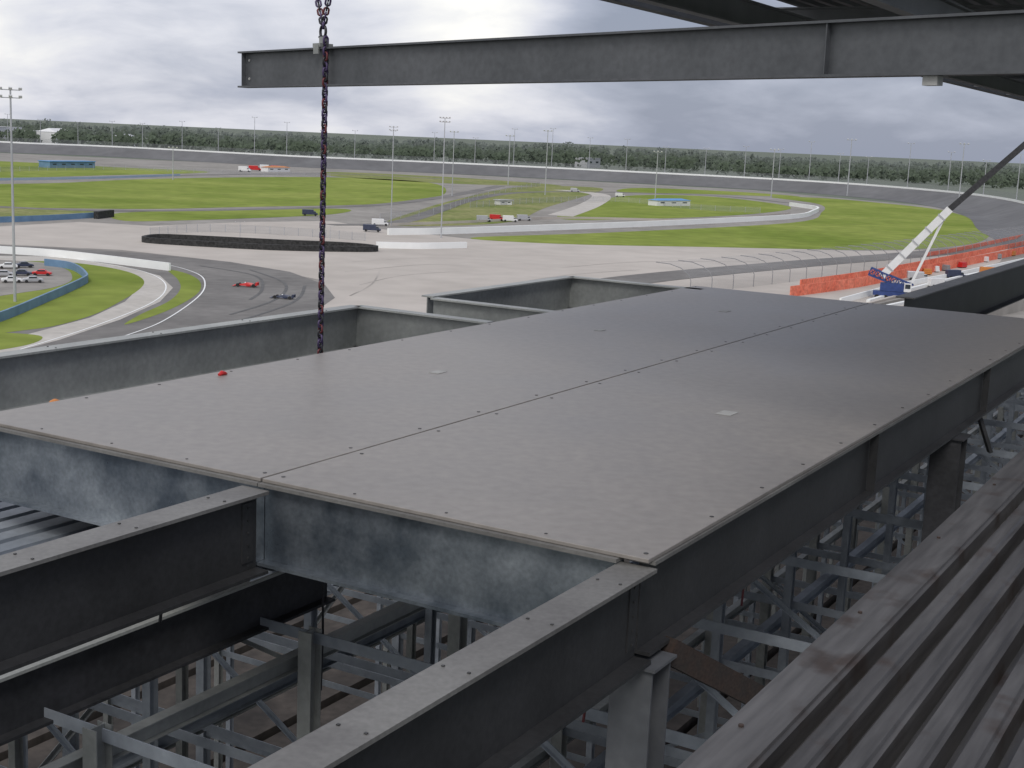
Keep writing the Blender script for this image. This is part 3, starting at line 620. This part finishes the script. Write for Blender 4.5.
# ---- crane
base=at(893,300,0); Dc=math.hypot(base.x,base.y); sd=Vector((base.y,-base.x,0)).normalized(); fwd=Vector((base.x,base.y,0)).normalized()
root=empty('mobile_crane',base,'mobile crane with blue body and white boom reaching to the right edge','crane')
mb=MB(); mb.box(base+UP*1.8,sd*5.6,fwd*1.4,UP*.6); mb.build('carrier',BLUEP,root)
for k in range(5):
    for sg in(-1,1):
        mb=MB(); q=base+sd*(-4.4+2.2*k)+fwd*sg*1.3+UP*.7; mb.tube([q-fwd*.2,q+fwd*.2],.7,12); mb.build('wheel',BLACK,root)
mb=MB(); mb.box(base+UP*3.6-sd*.6,sd*3.2,fwd*1.4,UP*1.1); mb.build('upper_body',BLUEP,root)
mb=MB(); mb.box(base+UP*3.8+sd*3.6-fwd*.9,sd*.95,fwd*.7,UP*1.2); cb=mb.build('cab',WHP,root)
mb=MB(); mb.box(base+UP*4.1+sd*3.6-fwd*1.63,sd*.7,fwd*.03,UP*.6); mb.build('cab_window',GLASS,cb)
def lattice(P0,P1,w0,w1,n,m,name,root,t=.25):
    mb=MB(); dd=(P1-P0).normalized(); s1=fwd; s2=dd.cross(s1).normalized(); c=[]
    for i in range(n+1):
        q=P0.lerp(P1,i/n); w=w0+(w1-w0)*i/n; c.append([q+s1*a*w/2+s2*b*w/2 for a,b in((-1,-1),(1,-1),(1,1),(-1,1))])
    for i in range(n):
        for j in range(4): mb.bar(c[i][j],c[i+1][j],t,t); mb.bar(c[i][j],c[i+1][(j+1)%4],t*.6,t*.6); mb.bar(c[i][j],c[i][(j+1)%4],t*.6,t*.6)
    return mb.build(name,m,root)
b0=at_dist(882,276,Dc); b1=at_dist(950,209,Dc); b2=at_dist(1045,127,Dc)
mb=MB(); mb.bar(b0,b1,1.9,2.0); bo=mb.build('boom_base',WHP,root)
for k in range(5):
    c=b0.lerp(b1,.12+.19*k); dd=(b1-b0).normalized(); mb=MB(); mb.box(c,dd*.18,fwd*1.15,dd.cross(fwd)*1.2); mb.build('boom_collar',SILV,root)
mb=MB(); mb.bar(b1-(b2-b1)*.02,b2,1.5,1.6); mb.build('boom_extension',DARK,root)
mb=MB(); mb.bar(at_dist(912,282,Dc),at_dist(946,214,Dc),.7,.7); mb.build('boom_strut',WHP,root)
lattice(at_dist(870,271,Dc),at_dist(912,288,Dc),2.0,1.8,8,BLUEP,'counterweight_frame',root,.4)
# ---------------------------------------------------------------- forest (one mass)
vs=[];fs=[];cols=[]
def quad(c,s,col):
    g=random.gauss
    a=Vector((1,g(0,.4),g(0,.35))).normalized(); b=Vector((g(0,.35),.45+g(0,.25),1)).normalized()
    o=len(vs); vs.extend([c+a*s+b*s*.4,c-a*s*.3+b*s,c-a*s-b*s*.4,c+a*s*.3-b*s]); fs.append((o,o+1,o+2,o+3)); cols.append(col)
for i in range(2500):
    px=random.uniform(-260,1500); row=random.random(); D=1950+row*1100
    dd=ray(px,137+.044*(px-512)); dd.z=0; dd.normalize(); c=Vector((dd.x*D,dd.y*D,0))
    h=random.gauss(17.5,2.0)+row*9+2.5*math.sin(px*.013)+2*math.sin(px*.047); cw=random.uniform(7,15); br=random.uniform(.85,1.12)
    base_c=(.085+.07*row,.108+.065*row,.075+.09*row)  # paler and bluer in farther rows: distance haze put into the leaf colour
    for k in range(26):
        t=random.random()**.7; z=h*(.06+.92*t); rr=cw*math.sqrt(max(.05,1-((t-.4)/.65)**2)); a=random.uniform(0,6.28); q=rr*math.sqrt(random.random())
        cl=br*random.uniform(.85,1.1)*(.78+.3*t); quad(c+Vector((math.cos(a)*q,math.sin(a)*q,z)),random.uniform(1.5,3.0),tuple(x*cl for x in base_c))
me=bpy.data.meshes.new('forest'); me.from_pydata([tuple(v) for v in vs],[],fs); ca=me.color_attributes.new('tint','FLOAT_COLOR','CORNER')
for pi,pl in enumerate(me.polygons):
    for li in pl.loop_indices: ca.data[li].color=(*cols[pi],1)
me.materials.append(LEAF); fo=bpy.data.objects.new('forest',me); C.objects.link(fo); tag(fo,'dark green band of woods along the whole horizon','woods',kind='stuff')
# ---------------------------------------------------------------- light
sun=bpy.data.lights.new('sun','SUN'); sun.energy=1.4; sun.angle=math.radians(20); sun.color=(1,.97,.92); so=bpy.data.objects.new('sun',sun); C.objects.link(so)
EL=math.radians(46); AZ=math.radians(-178)  # azimuth from +Y towards +X
sv=Vector((math.sin(AZ)*math.cos(EL),math.cos(AZ)*math.cos(EL),math.sin(EL))); so.rotation_euler=sv.to_track_quat('Z','Y').to_euler()
w=bpy.data.worlds.new('World'); bpy.context.scene.world=w; w.use_nodes=True; nt=w.node_tree; n=nt.nodes; l=nt.links; n.clear()
out=n.new('ShaderNodeOutputWorld'); sky=n.new('ShaderNodeTexSky'); sky.sky_type='NISHITA'; sky.sun_disc=False; sky.sun_elevation=EL; sky.sun_rotation=AZ
b1_=n.new('ShaderNodeBackground'); b1_.inputs['Strength'].default_value=.09; l.new(sky.outputs[0],b1_.inputs['Color'])
tc=n.new('ShaderNodeTexCoord'); sp=n.new('ShaderNodeSeparateXYZ'); l.new(tc.outputs['Generated'],sp.inputs[0])
def math_(op,a,b=None,clamp=False):
    m=n.new('ShaderNodeMath'); m.operation=op; m.use_clamp=clamp
    for i,x in enumerate((a,b)):
        if x is None: continue
        if isinstance(x,(int,float)): m.inputs[i].default_value=x
        else: l.new(x,m.inputs[i])
    return m.outputs[0]
zc=math_('ADD',math_('MAXIMUM',sp.outputs['Z'],0.0),.30)
cx=math_('DIVIDE',sp.outputs['X'],zc); cy=math_('DIVIDE',sp.outputs['Y'],zc)
cb_=n.new('ShaderNodeCombineXYZ'); l.new(cx,cb_.inputs[0]); l.new(cy,cb_.inputs[1]); l.new(math_('MULTIPLY',sp.outputs['Z'],4.0),cb_.inputs[2])
def noise(scale,detail,rough,dist):
    n1=n.new('ShaderNodeTexNoise'); n1.inputs['Scale'].default_value=scale; n1.inputs['Detail'].default_value=detail; n1.inputs['Roughness'].default_value=rough; n1.inputs['Distortion'].default_value=dist; l.new(cb_.outputs[0],n1.inputs['Vector']); return n1.outputs['Fac']
big=noise(1.5,6,.5,.3); small=noise(4.5,6,.55,.4)
fac=math_('ADD',math_('MULTIPLY',big,.72),math_('MULTIPLY',small,.28))
fac=math_('ADD',fac,math_('MULTIPLY',math_('MAXIMUM',math_('MINIMUM',sp.outputs['X'],.40),-.6),-.24))
fac=math_('ADD',fac,math_('MULTIPLY',math_('MAXIMUM',math_('MULTIPLY',sp.outputs['Y'],-1.0),0.0),.10))
def lobe(px,py,pw,amt,fac):
    g=ray(px,py).normalized(); dp=n.new('ShaderNodeVectorMath'); dp.operation='DOT_PRODUCT'; l.new(tc.outputs['Generated'],dp.inputs[0]); dp.inputs[1].default_value=g
    return math_('ADD',fac,math_('MULTIPLY',math_('POWER',math_('MAXIMUM',dp.outputs['Value'],0.0),pw),amt))
fac=lobe(490,22,500,.26,fac)
fac=lobe(110,50,40,.07,fac)
fac=lobe(620,75,400,-.07,fac)
fac=lobe(850,110,70,-.07,fac)
cr=n.new('ShaderNodeValToRGB'); e=cr.color_ramp.elements; e[0].position=.34; e[0].color=(.29,.32,.41,1); e[1].position=.76; e[1].color=(1.0,.985,.95,1)
m_=e.new(.47); m_.color=(.43,.46,.56,1); m_=e.new(.60); m_.color=(.70,.71,.78,1); l.new(fac,cr.inputs['Fac'])
b2_=n.new('ShaderNodeBackground'); b2_.inputs['Strength'].default_value=1.08; l.new(cr.outputs[0],b2_.inputs['Color'])
mx=n.new('ShaderNodeMixShader'); mx.inputs[0].default_value=.92; l.new(b1_.outputs[0],mx.inputs[1]); l.new(b2_.outputs[0],mx.inputs[2]); l.new(mx.outputs[0],out.inputs[0])
sc=bpy.context.scene; sc.view_settings.view_transform='Standard'; sc.view_settings.look='None'; sc.view_settings.exposure=0
